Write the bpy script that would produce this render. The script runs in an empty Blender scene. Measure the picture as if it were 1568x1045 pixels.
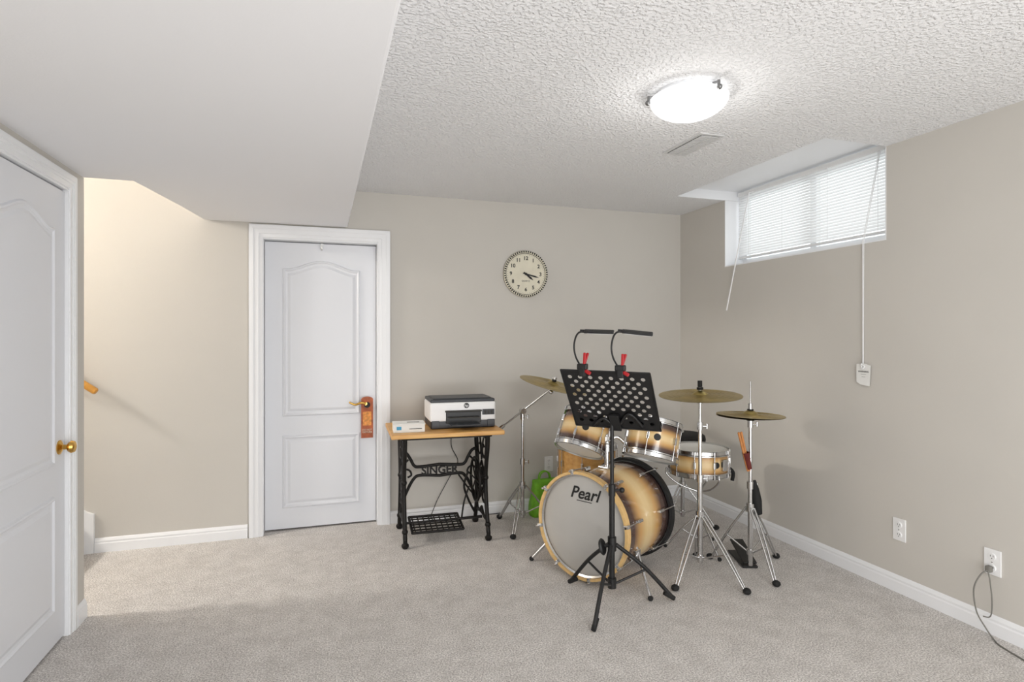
import bpy, bmesh, math, random
from mathutils import Matrix, Vector, Euler
random.seed(3)
scene = bpy.context.scene
try:
    scene.view_settings.view_transform = 'Standard'
except Exception:
    pass
I4 = Matrix.Identity(4)
pi = math.pi
def T(x, y, z): return Matrix.Translation((x, y, z))
def RX(a): return Matrix.Rotation(math.radians(a), 4, 'X')
def RY(a): return Matrix.Rotation(math.radians(a), 4, 'Y')
def RZ(a): return Matrix.Rotation(math.radians(a), 4, 'Z')
def frame(x, y, z, o):
    m = Matrix.Identity(4)
    for i in range(3):
        m[i][0] = x[i]; m[i][1] = y[i]; m[i][2] = z[i]; m[i][3] = o[i]
    return m
def srgb(r, g, b):
    def f(c):
        c /= 255.0
        return c/12.92 if c <= .04045 else ((c+.055)/1.055)**2.4
    return (f(r), f(g), f(b), 1)

# ------------------------------------------------------------ materials
def mat(name, col, rough=.5, metal=0.0, noise=0.0, nscale=20, bump=0.0, bscale=100, bdist=.002, emis=0, emcol=None, detail=3, coat=0):
    m = bpy.data.materials.new(name); m.use_nodes = True
    nt = m.node_tree; N = nt.nodes; L = nt.links
    p = N['Principled BSDF']
    p.inputs['Base Color'].default_value = col
    p.inputs['Roughness'].default_value = rough
    p.inputs['Metallic'].default_value = metal
    if coat: p.inputs['Coat Weight'].default_value = coat
    tc = N.new('ShaderNodeTexCoord')
    if noise > 0:
        nz = N.new('ShaderNodeTexNoise'); nz.inputs['Scale'].default_value = nscale; nz.inputs['Detail'].default_value = detail
        L.new(tc.outputs['Object'], nz.inputs['Vector'])
        r = N.new('ShaderNodeValToRGB')
        r.color_ramp.elements[0].position = .3; r.color_ramp.elements[1].position = .7
        r.color_ramp.elements[0].color = tuple(c*(1-noise) for c in col[:3])+(1,)
        r.color_ramp.elements[1].color = tuple(min(1, c*(1+noise)) for c in col[:3])+(1,)
        L.new(nz.outputs['Fac'], r.inputs['Fac']); L.new(r.outputs['Color'], p.inputs['Base Color'])
    if bump > 0:
        n2 = N.new('ShaderNodeTexNoise'); n2.inputs['Scale'].default_value = bscale; n2.inputs['Detail'].default_value = detail
        L.new(tc.outputs['Object'], n2.inputs['Vector'])
        b = N.new('ShaderNodeBump'); b.inputs['Strength'].default_value = bump; b.inputs['Distance'].default_value = bdist
        L.new(n2.outputs['Fac'], b.inputs['Height']); L.new(b.outputs['Normal'], p.inputs['Normal'])
    if emis:
        p.inputs['Emission Color'].default_value = emcol or col
        p.inputs['Emission Strength'].default_value = emis
    return m

M_wall = mat('wall_paint', srgb(204, 200, 193), .85, noise=.012, nscale=3, bump=.15, bscale=160, bdist=.002)
M_ceil = mat('stipple_ceiling', srgb(240, 240, 241), .9)
nt = M_ceil.node_tree; N = nt.nodes; L = nt.links
tc = N.new('ShaderNodeTexCoord'); nz = N.new('ShaderNodeTexNoise'); nz.inputs['Scale'].default_value = 72; nz.inputs['Detail'].default_value = 2; nz.inputs['Distortion'].default_value = 0
rp = N.new('ShaderNodeValToRGB'); rp.color_ramp.elements[0].position = .45; rp.color_ramp.elements[1].position = .68
bp = N.new('ShaderNodeBump'); bp.inputs['Strength'].default_value = .85; bp.inputs['Distance'].default_value = .006
L.new(tc.outputs['Object'], nz.inputs['Vector']); L.new(nz.outputs['Fac'], rp.inputs['Fac']); L.new(rp.outputs['Color'], bp.inputs['Height']); L.new(bp.outputs['Normal'], N['Principled BSDF'].inputs['Normal'])
M_bulk = mat('bulkhead_paint', srgb(238, 238, 240), .85, bump=.12, bscale=120)
M_white = mat('white_trim_paint', srgb(240, 241, 243), .35, bump=.03, bscale=60)
M_door = mat('white_door_paint', srgb(226, 228, 233), .4, bump=.08, bscale=90)
M_plastic = mat('white_plastic', srgb(240, 240, 240), .35, noise=.01)
M_black = mat('black_metal', srgb(18, 18, 19), .45, noise=.1)
M_iron = mat('cast_iron', srgb(24, 21, 19), .5, .4, noise=.3, nscale=40, bump=.3, bscale=150)
M_rubber = mat('black_rubber', srgb(22, 22, 22), .8, noise=.1)
M_chrome = mat('chrome', (.62, .62, .62, 1), .2, 1, noise=.04)
M_clip = mat('nickel_clip', (.25, .25, .25, 1), .35, 1, noise=.04)
M_brass = mat('cymbal_bronze', srgb(178, 158, 98), .32, 1, noise=.14, nscale=14)
M_gold = mat('polished_brass', srgb(214, 170, 90), .2, 1, noise=.05)
M_head = mat('drum_head', srgb(235, 235, 230), .5, noise=.02)
M_bhead = mat('bass_head', srgb(182, 180, 176), .35, noise=.04, nscale=4)
M_maple = mat('maple_hoop', srgb(214, 178, 120), .35, noise=.1, nscale=30)
M_dark = mat('dark_plastic', srgb(52, 55, 60), .4, noise=.05)
M_blk = mat('black_plastic', srgb(14, 14, 15), .4, noise=.1)
M_red = mat('red_plastic', srgb(170, 16, 24), .35, noise=.05)
M_cream = mat('clock_face', srgb(224, 218, 198), .5, noise=.05, nscale=12)
M_ink = mat('black_ink', srgb(25, 25, 25), .6, noise=.05)
M_green = mat('green_bag', srgb(120, 190, 40), .5, noise=.25, nscale=18)
M_pink = mat('magenta_cloth', srgb(170, 60, 120), .8, noise=.2)
M_blue = mat('blue_label', srgb(60, 150, 190), .5, noise=.1)
M_tag = mat('door_tag', srgb(168, 84, 42), .5, noise=.35, nscale=25)
M_tag2 = mat('door_tag_art', srgb(230, 150, 70), .5, noise=.3, nscale=60)
M_stick = mat('hickory', srgb(196, 130, 72), .5, noise=.1)
M_bagred = mat('stick_bag_cloth', srgb(96, 30, 24), .8, noise=.2)
M_cable = mat('grey_cable', srgb(120, 118, 112), .6, noise=.05)
M_paper = mat('paper', srgb(235, 235, 232), .7, noise=.02)
M_slot = mat('dark_slot', srgb(60, 58, 55), .7, noise=.05)
M_lampglass = mat('frosted_glass_lit', (.3, .3, .3, 1), .5, emis=1.25, emcol=(1, .99, .975, 1))
M_railwood = mat('rail_oak', srgb(206, 148, 66), .4, noise=.15, nscale=25)

def wood(name, c1, c2, scale=6, stretch=(1, 8, 8), rough=.4):
    m = mat(name, c1, rough); nt = m.node_tree; N = nt.nodes; L = nt.links
    tc = N.new('ShaderNodeTexCoord'); mp = N.new('ShaderNodeMapping'); mp.inputs['Scale'].default_value = stretch
    nz = N.new('ShaderNodeTexNoise'); nz.inputs['Scale'].default_value = scale; nz.inputs['Detail'].default_value = 6
    r = N.new('ShaderNodeValToRGB'); r.color_ramp.elements[0].position = .3; r.color_ramp.elements[1].position = .7
    r.color_ramp.elements[0].color = c1; r.color_ramp.elements[1].color = c2
    L.new(tc.outputs['Object'], mp.inputs['Vector']); L.new(mp.outputs['Vector'], nz.inputs['Vector'])
    L.new(nz.outputs['Fac'], r.inputs['Fac']); L.new(r.outputs['Color'], N['Principled BSDF'].inputs['Base Color'])
    return m
M_pine = wood('pine_top', srgb(200, 142, 72), srgb(226, 178, 106))
M_natural = wood('natural_shell', srgb(190, 138, 72), srgb(216, 170, 104))

def burst(name, half, k=1.0):
    m = mat(name, srgb(226, 194, 140), .18, coat=.6); nt = m.node_tree; N = nt.nodes; L = nt.links
    tc = N.new('ShaderNodeTexCoord'); sp = N.new('ShaderNodeSeparateXYZ')
    a = N.new('ShaderNodeMath'); a.operation = 'ABSOLUTE'
    d = N.new('ShaderNodeMath'); d.operation = 'DIVIDE'; d.inputs[1].default_value = half
    r = N.new('ShaderNodeValToRGB'); e = r.color_ramp.elements
    e[0].position = .08*k; e[0].color = srgb(224, 196, 144)
    e[1].position = .86*k; e[1].color = srgb(26, 20, 22)
    x = e.new(.34*k); x.color = srgb(198, 154, 94)
    x = e.new(.58*k); x.color = srgb(82, 56, 46)
    L.new(tc.outputs['Object'], sp.inputs[0]); L.new(sp.outputs['Z'], a.inputs[0]); L.new(a.outputs[0], d.inputs[0])
    L.new(d.outputs[0], r.inputs['Fac']); L.new(r.outputs['Color'], N['Principled BSDF'].inputs['Base Color'])
    return m

# carpet
M_carpet = mat('carpet', srgb(200, 194, 190), 1.0)
nt = M_carpet.node_tree; N = nt.nodes; L = nt.links; P = N['Principled BSDF']
tc = N.new('ShaderNodeTexCoord')
n1 = N.new('ShaderNodeTexNoise'); n1.inputs['Scale'].default_value = 150; n1.inputs['Detail'].default_value = 4
n2 = N.new('ShaderNodeTexNoise'); n2.inputs['Scale'].default_value = 9; n2.inputs['Detail'].default_value = 10; n2.inputs['Roughness'].default_value = .7; n2.inputs['Distortion'].default_value = .2
mx = N.new('ShaderNodeMix'); mx.data_type = 'RGBA'; mx.blend_type = 'MULTIPLY'; mx.inputs[0].default_value = 1
r1 = N.new('ShaderNodeValToRGB'); r1.color_ramp.elements[0].position = .36; r1.color_ramp.elements[1].position = .64
r1.color_ramp.elements[0].color = srgb(174, 169, 165); r1.color_ramp.elements[1].color = srgb(243, 239, 235)
r2 = N.new('ShaderNodeValToRGB'); r2.color_ramp.elements[0].position = .38; r2.color_ramp.elements[1].position = .62
r2.color_ramp.elements[0].color = (.84, .835, .83, 1); r2.color_ramp.elements[1].color = (1, 1, 1, 1)
for n in (n1, n2): L.new(tc.outputs['Object'], n.inputs['Vector'])
L.new(n1.outputs['Fac'], r1.inputs['Fac']); L.new(n2.outputs['Fac'], r2.inputs['Fac'])
L.new(r1.outputs['Color'], mx.inputs[6]); L.new(r2.outputs['Color'], mx.inputs[7]); L.new(mx.outputs[2], P.inputs['Base Color'])
bp = N.new('ShaderNodeBump'); bp.inputs['Strength'].default_value = .7; bp.inputs['Distance'].default_value = .006
L.new(n1.outputs['Fac'], bp.inputs['Height']); L.new(bp.outputs['Normal'], P.inputs['Normal'])

# blind slat: diffuse + translucent
M_slat = bpy.data.materials.new('blind_slat'); M_slat.use_nodes = True
nt = M_slat.node_tree; N = nt.nodes; L = nt.links; N.remove(N['Principled BSDF'])
df = N.new('ShaderNodeBsdfDiffuse'); df.inputs[0].default_value = (.92, .92, .92, 1)
tl = N.new('ShaderNodeBsdfTranslucent'); tl.inputs[0].default_value = (.9, .9, .9, 1)
ms = N.new('ShaderNodeMixShader'); ms.inputs[0].default_value = .36
L.new(df.outputs[0], ms.inputs[1]); L.new(tl.outputs[0], ms.inputs[2]); L.new(ms.outputs[0], N['Material Output'].inputs[0])
M_glass = bpy.data.materials.new('window_glass'); M_glass.use_nodes = True
nt = M_glass.node_tree; N = nt.nodes; L = nt.links; N.remove(N['Principled BSDF'])
tr = N.new('ShaderNodeBsdfTransparent'); tr.inputs[0].default_value = (.93, .95, .95, 1)
gl = N.new('ShaderNodeBsdfGlossy'); gl.inputs['Roughness'].default_value = .05
ms = N.new('ShaderNodeMixShader'); ms.inputs[0].default_value = .06
L.new(tr.outputs[0], ms.inputs[1]); L.new(gl.outputs[0], ms.inputs[2]); L.new(ms.outputs[0], N['Material Output'].inputs[0])

# ------------------------------------------------------------ builder
def catmull(pts, k=6, closed=False):
    pts = [Vector(p) for p in pts]; n = len(pts)
    if n < 3: return pts
    out = []
    rng = n if closed else n-1
    for i in range(rng):
        if closed:
            p0, p1, p2, p3 = pts[(i-1) % n], pts[i], pts[(i+1) % n], pts[(i+2) % n]
        else:
            p0 = pts[max(i-1, 0)]; p1 = pts[i]; p2 = pts[i+1]; p3 = pts[min(i+2, n-1)]
        for j in range(k):
            t = j/k
            out.append(.5*((2*p1)+(-p0+p2)*t+(2*p0-5*p1+4*p2-p3)*t*t+(-p0+3*p1-3*p2+p3)*t**3))
    if not closed: out.append(pts[-1])
    return out

class B:
    def __init__(s, name):
        s.name = name; s.v = []; s.f = []; s.fm = []; s.fs = []; s.mats = []; s.M = I4.copy()
    def mi(s, m):
        if m not in s.mats: s.mats.append(m)
        return s.mats.index(m)
    def add(s, vs, fs, m, smooth=False, M=None):
        o = len(s.v); X = s.M @ M if M is not None else s.M
        flip = X.to_3x3().determinant() < 0
        for v in vs: s.v.append(tuple(X @ Vector(v)))
        k = s.mi(m)
        for f in fs:
            ff = [o+i for i in f]
            if flip: ff.reverse()
            s.f.append(ff); s.fm.append(k); s.fs.append(smooth)
    def box(s, c, d, m, M=None, bevel=0, seg=2):
        if bevel > 0:
            bm = bmesh.new(); bmesh.ops.create_cube(bm, size=1)
            for v in bm.verts: v.co = Vector((v.co.x*d[0], v.co.y*d[1], v.co.z*d[2]))+Vector(c)
            bmesh.ops.bevel(bm, geom=bm.edges[:], offset=bevel, segments=seg, profile=.5, affect='EDGES')
            bm.verts.index_update()
            s.add([v.co.copy() for v in bm.verts], [[v.index for v in f.verts] for f in bm.faces], m, False, M); bm.free(); return
        x, y, z = [q/2 for q in d]; cx, cy, cz = c
        vs = [(cx+a*x, cy+b*y, cz+e*z) for a in (-1, 1) for b in (-1, 1) for e in (-1, 1)]
        s.add(vs, [(0, 1, 3, 2), (4, 6, 7, 5), (0, 4, 5, 1), (2, 3, 7, 6), (0, 2, 6, 4), (1, 5, 7, 3)], m, False, M)
    def bx(s, x0, x1, y0, y1, z0, z1, m, M=None, bevel=0):
        s.box(((x0+x1)/2, (y0+y1)/2, (z0+z1)/2), (abs(x1-x0), abs(y1-y0), abs(z1-z0)), m, M, bevel)
    def cyl(s, p0, p1, r, m, r1=None, n=14, M=None):
        p0 = Vector(p0); p1 = Vector(p1); r1 = r if r1 is None else r1
        a = (p1-p0).normalized(); u = a.orthogonal().normalized(); w = a.cross(u)
        A = []; C = []
        for i in range(n):
            t = 2*pi*i/n; d = u*math.cos(t)+w*math.sin(t)
            A.append(p0+d*r); C.append(p1+d*r1)
        s.add(A+C, [(i, (i+1) % n, n+(i+1) % n, n+i) for i in range(n)], m, True, M)
        s.add(A, [list(range(n))[::-1]], m, False, M); s.add(C, [list(range(n))], m, False, M)
    def tube(s, pts, r, m, n=8, k=6, closed=False, M=None):
        P = catmull(pts, k, closed); c = len(P)
        tan = []
        for i in range(c):
            if closed: d = P[(i+1) % c]-P[i-1]
            else: d = P[min(i+1, c-1)]-P[max(i-1, 0)]
            tan.append(d.normalized())
        u = tan[0].orthogonal().normalized()
        vs = []
        for i in range(c):
            u = (u-tan[i]*u.dot(tan[i])).normalized(); w = tan[i].cross(u)
            rr = r[0]+(r[1]-r[0])*i/(c-1) if isinstance(r, tuple) else r
            for j in range(n):
                t = 2*pi*j/n; vs.append(P[i]+(u*math.cos(t)+w*math.sin(t))*rr)
        fs = []
        for i in range(c if closed else c-1):
            a = i*n; b = ((i+1) % c)*n
            for j in range(n): fs.append((a+j, a+(j+1) % n, b+(j+1) % n, b+j))
        s.add(vs, fs, m, True, M)
        if not closed:
            s.add(vs[:n], [list(range(n))[::-1]], m, False, M); s.add(vs[-n:], [list(range(n))], m, False, M)
    def lathe(s, prof, m, M=None, n=36):
        segs = []; cur = [prof[0]]
        for i in range(1, len(prof)):
            cur.append(prof[i])
            if i < len(prof)-1:
                a = Vector((prof[i][0]-prof[i-1][0], prof[i][1]-prof[i-1][1])); b = Vector((prof[i+1][0]-prof[i][0], prof[i+1][1]-prof[i][1]))
                if a.length > 1e-9 and b.length > 1e-9 and a.angle(b) > .6:
                    segs.append(cur); cur = [prof[i]]
        segs.append(cur)
        for sg in segs:
            vs = []; fs = []
            for (r, z) in sg:
                for j in range(n):
                    t = 2*pi*j/n; vs.append((max(r, 1e-5)*math.cos(t), max(r, 1e-5)*math.sin(t), z))
            for i in range(len(sg)-1):
                for j in range(n):
                    fs.append((i*n+j, i*n+(j+1) % n, (i+1)*n+(j+1) % n, (i+1)*n+j))
            s.add(vs, fs, m, True, M)
    def ring(s, R, r, m, M=None, n=48, k=8):
        vs = []; fs = []
        for i in range(n):
            a = 2*pi*i/n
            for j in range(k):
                b = 2*pi*j/k; q = R+r*math.cos(b); vs.append((q*math.cos(a), q*math.sin(a), r*math.sin(b)))
        for i in range(n):
            for j in range(k):
                fs.append((i*k+j, ((i+1) % n)*k+j, ((i+1) % n)*k+(j+1) % k, i*k+(j+1) % k))
        s.add(vs, fs, m, True, M)
    def ball(s, c, r, m, n=16, sc=(1, 1, 1), M=None):
        prof = [(r*math.sin(pi*i/10), -r*math.cos(pi*i/10)) for i in range(11)]
        X = T(*c) @ Matrix.Diagonal((sc[0], sc[1], sc[2], 1))
        s.lathe(prof, m, M @ X if M is not None else X, n)
    def prism(s, poly, z0, z1, m, M=None):
        n = len(poly)
        vs = [(p[0], p[1], z0) for p in poly]+[(p[0], p[1], z1) for p in poly]
        s.add(vs, [list(range(n))[::-1], list(range(n, 2*n))]+[(i, (i+1) % n, n+(i+1) % n, n+i) for i in range(n)], m, False, M)
    def text(s, body, size, m, M, ext=.0004, bold=0.0, shear=0.0):
        cu = bpy.data.curves.new('t', 'FONT'); cu.body = body; cu.size = size; cu.extrude = ext; cu.offset = bold; cu.shear = shear
        cu.align_x = 'CENTER'; cu.align_y = 'CENTER'; cu.resolution_u = 3
        o = bpy.data.objects.new('t', cu); bpy.context.collection.objects.link(o)
        dg = bpy.context.evaluated_depsgraph_get(); me = bpy.data.meshes.new_from_object(o.evaluated_get(dg))
        s.add([v.co.copy() for v in me.vertices], [list(p.vertices) for p in me.polygons], m, False, M)
        bpy.data.objects.remove(o); bpy.data.meshes.remove(me); bpy.data.curves.remove(cu)
    def done(s, MW=None, parent=None, ploc=(0, 0, 0), bevel=0, recalc=True):
        me = bpy.data.meshes.new(s.name); me.from_pydata(s.v, [], s.f)
        for m in s.mats: me.materials.append(m)
        me.polygons.foreach_set('material_index', s.fm); me.polygons.foreach_set('use_smooth', s.fs)
        me.update()
        if recalc:
            bm = bmesh.new(); bm.from_mesh(me); bmesh.ops.recalc_face_normals(bm, faces=bm.faces[:]); bm.to_mesh(me); bm.free()
        o = bpy.data.objects.new(s.name, me); bpy.context.collection.objects.link(o)
        if MW is None: MW = I4
        if parent is not None:
            o.parent = parent; o.matrix_basis = Matrix.Translation(ploc).inverted() @ MW
        else:
            o.matrix_world = MW
        if bevel:
            md = o.modifiers.new('bev', 'BEVEL'); md.width = bevel; md.segments = 3; md.limit_method = 'ANGLE'
        return o
def empty(name, loc):
    e = bpy.data.objects.new(name, None); e.location = loc; e.empty_display_size = .1
    bpy.context.collection.objects.link(e); return e
def slab(name, x0, x1, y0, y1, z0, z1, m):
    b = B(name); b.bx(x0, x1, y0, y1, z0, z1, m); return b.done()

# ------------------------------------------------------------ room constants
XR = 2.925; YB = 4.31; XL = -1.10; H = 2.40; ZB = 2.135; YF = -2.2; YS = 3.34; XBK = .174
slab('floor', -4.3, XR+.2, YF, YB+.2, -.1, 0, M_carpet)
slab('wall_back', -4.3, -.3975, YB, YB+.14, 0, 4.2, M_wall)
slab('wall_back', .3975, XR+.2, YB, YB+.14, 0, 2.5, M_wall)
slab('wall_back', -.3975, .3975, YB, YB+.14, 2.053, 2.5, M_wall)
WY0, WY1, WZ0 = 2.39, 3.73, 1.89
slab('wall_right', XR, XR+.2, YF, YB, 0, WZ0, M_wall)
slab('wall_right', XR, XR+.2, WY1, YB, WZ0, 2.4, M_wall)
slab('wall_right', XR, XR+.2, YF, WY0, WZ0, 2.4, M_wall)
DC = 2.776; DY0, DY1 = DC-.3975, DC+.3975
slab('wall_left', XL-.12, XL, YF, DY0, 0, ZB, M_wall)
slab('wall_left', XL-.12, XL, DY1, YS, 0, ZB, M_wall)
slab('wall_left', XL-.12, XL, DY0, DY1, 2.053, ZB, M_wall)
b = B('wall_stairwell'); b.bx(-4.3, XL-.12, YS-.12, YS, 0, 4.2, M_wall); b.bx(XL-.12, -.75, YS-.1, YS, 2.5, 4.2, M_wall); b.bx(-4.42, -4.3, YS, YB, 0, 4.2, M_wall)
b.bx(-.80, -.70, YS, YB, 2.5, 4.2, M_wall); b.done()
b = B('ceiling')
b.bx(.05, 2.5, YF, YB, H, H+.07, M_ceil)
b.bx(2.5, XR+.2, YF, WY0, H, H+.07, M_ceil)
b.bx(2.5, XR+.2, WY1, YB, H, H+.07, M_ceil)
b.done()
b = B('ceiling_window_well'); b.bx(2.46, XR+.2, WY0-.04, WY1+.04, H+.07, H+.12, M_white)
b.bx(2.5, 2.503, WY0, WY1, H+.001, H+.07, M_white); b.bx(2.503, XR+.2, WY1-.003, WY1, H+.001, H+.07, M_white); b.bx(2.503, XR+.2, WY0, WY0+.003, H+.001, H+.07, M_white); b.done()
slab('ceiling_stairwell', -4.42, -.70, YS-.12, YB+.14, 4.2, 4.25, M_bulk)
b = B('ceiling_bulkhead')
b.prism([(XL-.12, YF), (XBK, YF), (XBK, YB), (-.745, YB), (-.80, 3.9), (-.895, YS), (XL-.12, YS)], ZB, H+.1, M_bulk)
b.done(bevel=.012)

# ------------------------------------------------------------ baseboards
def baseboard(name, length, M):
    b = B(name)
    prof = [(0, 0), (.014, 0), (.014, .055), (.011, .062), (.012, .072), (.007, .084), (.003, .09), (0, .09)]
    n = len(prof)
    vs = [(0, -p[0], p[1]) for p in prof]+[(length, -p[0], p[1]) for p in prof]
    b.add(vs, [list(range(n)), list(range(n, 2*n))[::-1]]+[(i, (i+1) % n, n+(i+1) % n, n+i) for i in range(n)], M_white)
    return b.done(M)
baseboard('baseboard_back', (-.478)-(-1.36), T(-1.36, YB, 0))
baseboard('baseboard_back', XR-.472, T(.472, YB, 0))
baseboard('baseboard_right', YB-.014-YF, T(XR, YB-.014, 0) @ RZ(-90))
baseboard('baseboard_left', YS-3.228, T(XL, 3.228, 0) @ RZ(90))
baseboard('baseboard_left', 2.32-YF, T(XL, YF, 0) @ RZ(90))

# ------------------------------------------------------------ doors
def offset_poly(pts, d):
    n = len(pts); out = []
    for i in range(n):
        p0 = Vector(pts[i-1]); p1 = Vector(pts[i]); p2 = Vector(pts[(i+1) % n])
        a = (p1-p0).normalized(); c = (p2-p1).normalized()
        n1 = Vector((-a.y, a.x)); n2 = Vector((-c.y, c.x)); m = (n1+n2)
        m = m/(max(.3, m.length_squared/2)) if m.length > 1e-6 else n1
        out.append(p1+m*d)
    return out
def door(name, w, rec, cw=.085, cd=(.012, .018, .022)):
    b = B(name); h = 2.022; z0 = .012
    b.bx(-w/2+.003, w/2-.003, rec, rec+.036, z0, h, M_door)
    pw = .263
    def panel(outline):
        steps = [(0, 0), (.006, .009), (.013, .010), (.021, .003), (.034, .001), (.052, .008)]
        rings = []
        for off, dep in steps:
            rings.append([(p[0], rec-dep, p[1]) for p in offset_poly(outline, off)])
        n = len(outline); vs = sum(rings, []); fs = []
        for k in range(len(rings)-1):
            for i in range(n):
                fs.append((k*n+i, k*n+(i+1) % n, (k+1)*n+(i+1) % n, (k+1)*n+i))
        fs.append([(len(rings)-1)*n+i for i in range(n)])
        b.add(vs, fs, M_door)
    top = [(-pw, .80), (pw, .80), (pw, 1.84)]
    K = 24
    for i in range(K+1):
        x = .225-.45*i/K
        top.append((x, 1.84+.062*(.5*(1+math.cos(pi*x/.225)))**.8))
    top.append((-pw, 1.84))
    panel(top); panel([(-pw, .155), (pw, .155), (pw, .665), (-pw, .665)])
    jb = -.001
    b.bx(-w/2-.015, -w/2, jb, .139, 0, 2.05, M_white); b.bx(w/2, w/2+.015, jb, .139, 0, 2.05, M_white)
    b.bx(-w/2, w/2, jb, .139, 2.03, 2.05, M_white)
    s0 = rec+.037
    for s in (-1, 1): b.bx(s*w/2, s*(w/2-.013), s0, s0+.012, 0, 2.03, M_white)
    b.bx(-w/2+.013, w/2-.013, s0, s0+.012, 2.017, 2.03, M_white)
    b.bx(-w/2, w/2, .130, .137, 0, 2.03, M_slot)  # added dark backing board, blocks light leaking round the leaf
    for (o, t, wd) in ((0.005, cd[0], cw), (.03, cd[1], cw-.025), (cw-.023, cd[2], .024)):
        b.bx(-w/2-o-wd, -w/2-o, -t, -.0005, 0, 2.035+o+wd, M_white)
        b.bx(w/2+o, w/2+o+wd, -t, -.0005, 0, 2.035+o+wd, M_white)
        b.bx(-w/2-o, w/2+o, -t, -.0005, 2.035+o, 2.035+o+wd, M_white)
    return b
rec = .075
b = door('door_1', .76, rec)
hx, hz = .30, .875
b.lathe([(0, .0), (.03, 0), (.03, .004), (.022, .012), (.012, .016), (.011, .05), (0, .05)], M_gold, T(hx, rec, hz) @ RX(90), 20)
b.tube([(hx, rec-.05, hz), (hx-.03, rec-.055, hz+.008), (hx-.07, rec-.05, hz-.004), (hx-.10, rec-.05, hz+.006), (hx-.115, rec-.05, hz+.016)], (.010, .006), M_gold)
def tagpoly():
    pts = [(-.042, -.25), (.042, -.25), (.042, .03)]
    pts += [(.042*math.cos(a), .03+.02*math.sin(a)) for a in [pi*i/8 for i in range(1, 8)]]
    pts += [(-.042, .03)]
    return pts
tg = T(hx+.012, rec-.030, hz) @ RX(90)
b.prism(tagpoly(), 0, .002, M_tag, tg)
b.prism([(-.03, -.16), (.03, -.16), (.03, -.06), (-.03, -.06)], .002, .003, M_tag2, tg)
b.lathe([(0, 0), (.022, 0), (.022, .0015), (0, .0015)], M_ink, T(hx+.012, rec-.0335, hz-.01) @ RX(90), 20)
b.text('DO NOT\nDISTURB', .017, M_cream, tg @ T(0, -.2, .0025))
b.bx(-.010, .010, rec-.005, rec, 1.99, 2.024, M_chrome); b.tube([(0, rec-.004, 1.99), (0, rec-.03, 1.975), (0, rec-.035, 1.995)], .004, M_chrome)
b.done(T(0, YB, 0))
rec2 = .014
b = door('door_2', .76, rec2, .066, (.007, .010, .013))
kx, kz = .322, .87
b.lathe([(0, 0), (.032, 0), (.032, .004), (.02, .010), (.011, .014), (.011, .030), (.022, .036), (.028, .046), (.024, .058), (.012, .063), (0, .064)], M_gold, T(kx, rec2, kz) @ RX(90), 24)
b.done(T(XL, DC, 0) @ RZ(90))

# ------------------------------------------------------------ stairs, skirt, handrail
b = B('staircase')
for i in range(10):
    b.bx(-1.46-.255*(i+1), -1.46-.255*i, YS+.004, YB-.022, .0, .19*(i+1), M_carpet)
    b.bx(-1.46-.255*i, -1.435-.255*i, YS+.004, YB-.022, .19*(i+1)-.035, .19*(i+1), M_carpet, None, .01)
b.done()
b = B('trim_stair_skirt'); b.prism([(-1.362, 0), (-1.362, .245), (-1.40, .26), (-4.25, .26+2.85*.745), (-4.25, 0)], 0, .02, M_white, T(0, YB, 0) @ RX(90)); b.done()
b = B('handrail')
ry = 4.205
b.cyl((-1.325, ry, 1.025), (-4.1, ry, 1.025+2.775*.745), .021, M_railwood, n=18)
b.cyl((-1.325, ry, 1.025), (-1.319, ry, 1.0205), .021, M_railwood, .014, 18)
for x in (-1.5, -2.7, -3.9):
    z = 1.025+(-1.325-x)*.745
    b.tube([(x, YB, z-.08), (x, YB-.05, z-.085), (x, ry, z-.02)], .006, M_gold); b.lathe([(0, 0), (.025, 0), (.025, .004), (0, .006)], M_gold, T(x, YB, z-.08) @ RX(90), 16)
b.done()

# ------------------------------------------------------------ window
b = B('window_1')
x0 = XR+.16
b.bx(x0, x0+.04, WY0, WY1, WZ0, WZ0+.06, M_white); b.bx(x0, x0+.04, WY0, WY1, 2.41, 2.469, M_white)
b.bx(x0, x0+.04, WY0, WY0+.05, WZ0+.06, 2.41, M_white); b.bx(x0, x0+.04, WY1-.05, WY1, WZ0+.06, 2.41, M_white)
b.bx(x0, x0+.035, 3.02, 3.07, WZ0+.06, 2.41, M_white)
b.bx(x0+.018, x0+.022, WY0+.05, WY1-.05, WZ0+.06, 2.41, M_glass)
b.done()
b = B('trim_window_reveal')
b.bx(XR-.001, x0, WY1-.006, WY1, WZ0, 2.398, M_white); b.bx(XR-.001, x0, WY0, WY0+.006, WZ0, 2.398, M_white)
b.bx(XR-.001, x0, WY0+.006, WY1-.006, WZ0, WZ0+.008, M_white)
b.done()
b = B('window_blinds')
xb = XR+.115; ya, yb_ = WY0+.015, WY1-.02
b.bx(xb-.014, xb+.014, ya, yb_, 2.425, 2.455, M_plastic, None, .002)
nsl = 24
for i in range(nsl):
    z = 2.415-.0188*i
    a = math.radians(55); hw = .0125
    pr = []
    for t in (-1, -.5, 0, .5, 1):
        lx = hw*t; lz = .002*(1-t*t)
        pr.append((xb+lx*math.cos(a)-lz*math.sin(a), z+lx*math.sin(a)+lz*math.cos(a)))
    vs = [(p[0], ya, p[1]) for p in pr]+[(p[0], yb_, p[1]) for p in pr]
    b.add(vs, [(k, k+1, 5+k+1, 5+k) for k in range(4)], M_slat, True)
b.bx(xb-.011, xb+.011, ya, yb_, 1.950, 1.965, M_plastic, None, .002)
for y in (ya+.12, (ya+yb_)/2-.18, (ya+yb_)/2+.2, yb_-.12):
    b.cyl((xb-.0135, y, 1.955), (xb-.0135, y, 2.43), .0012, M_plastic, n=6)
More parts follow.
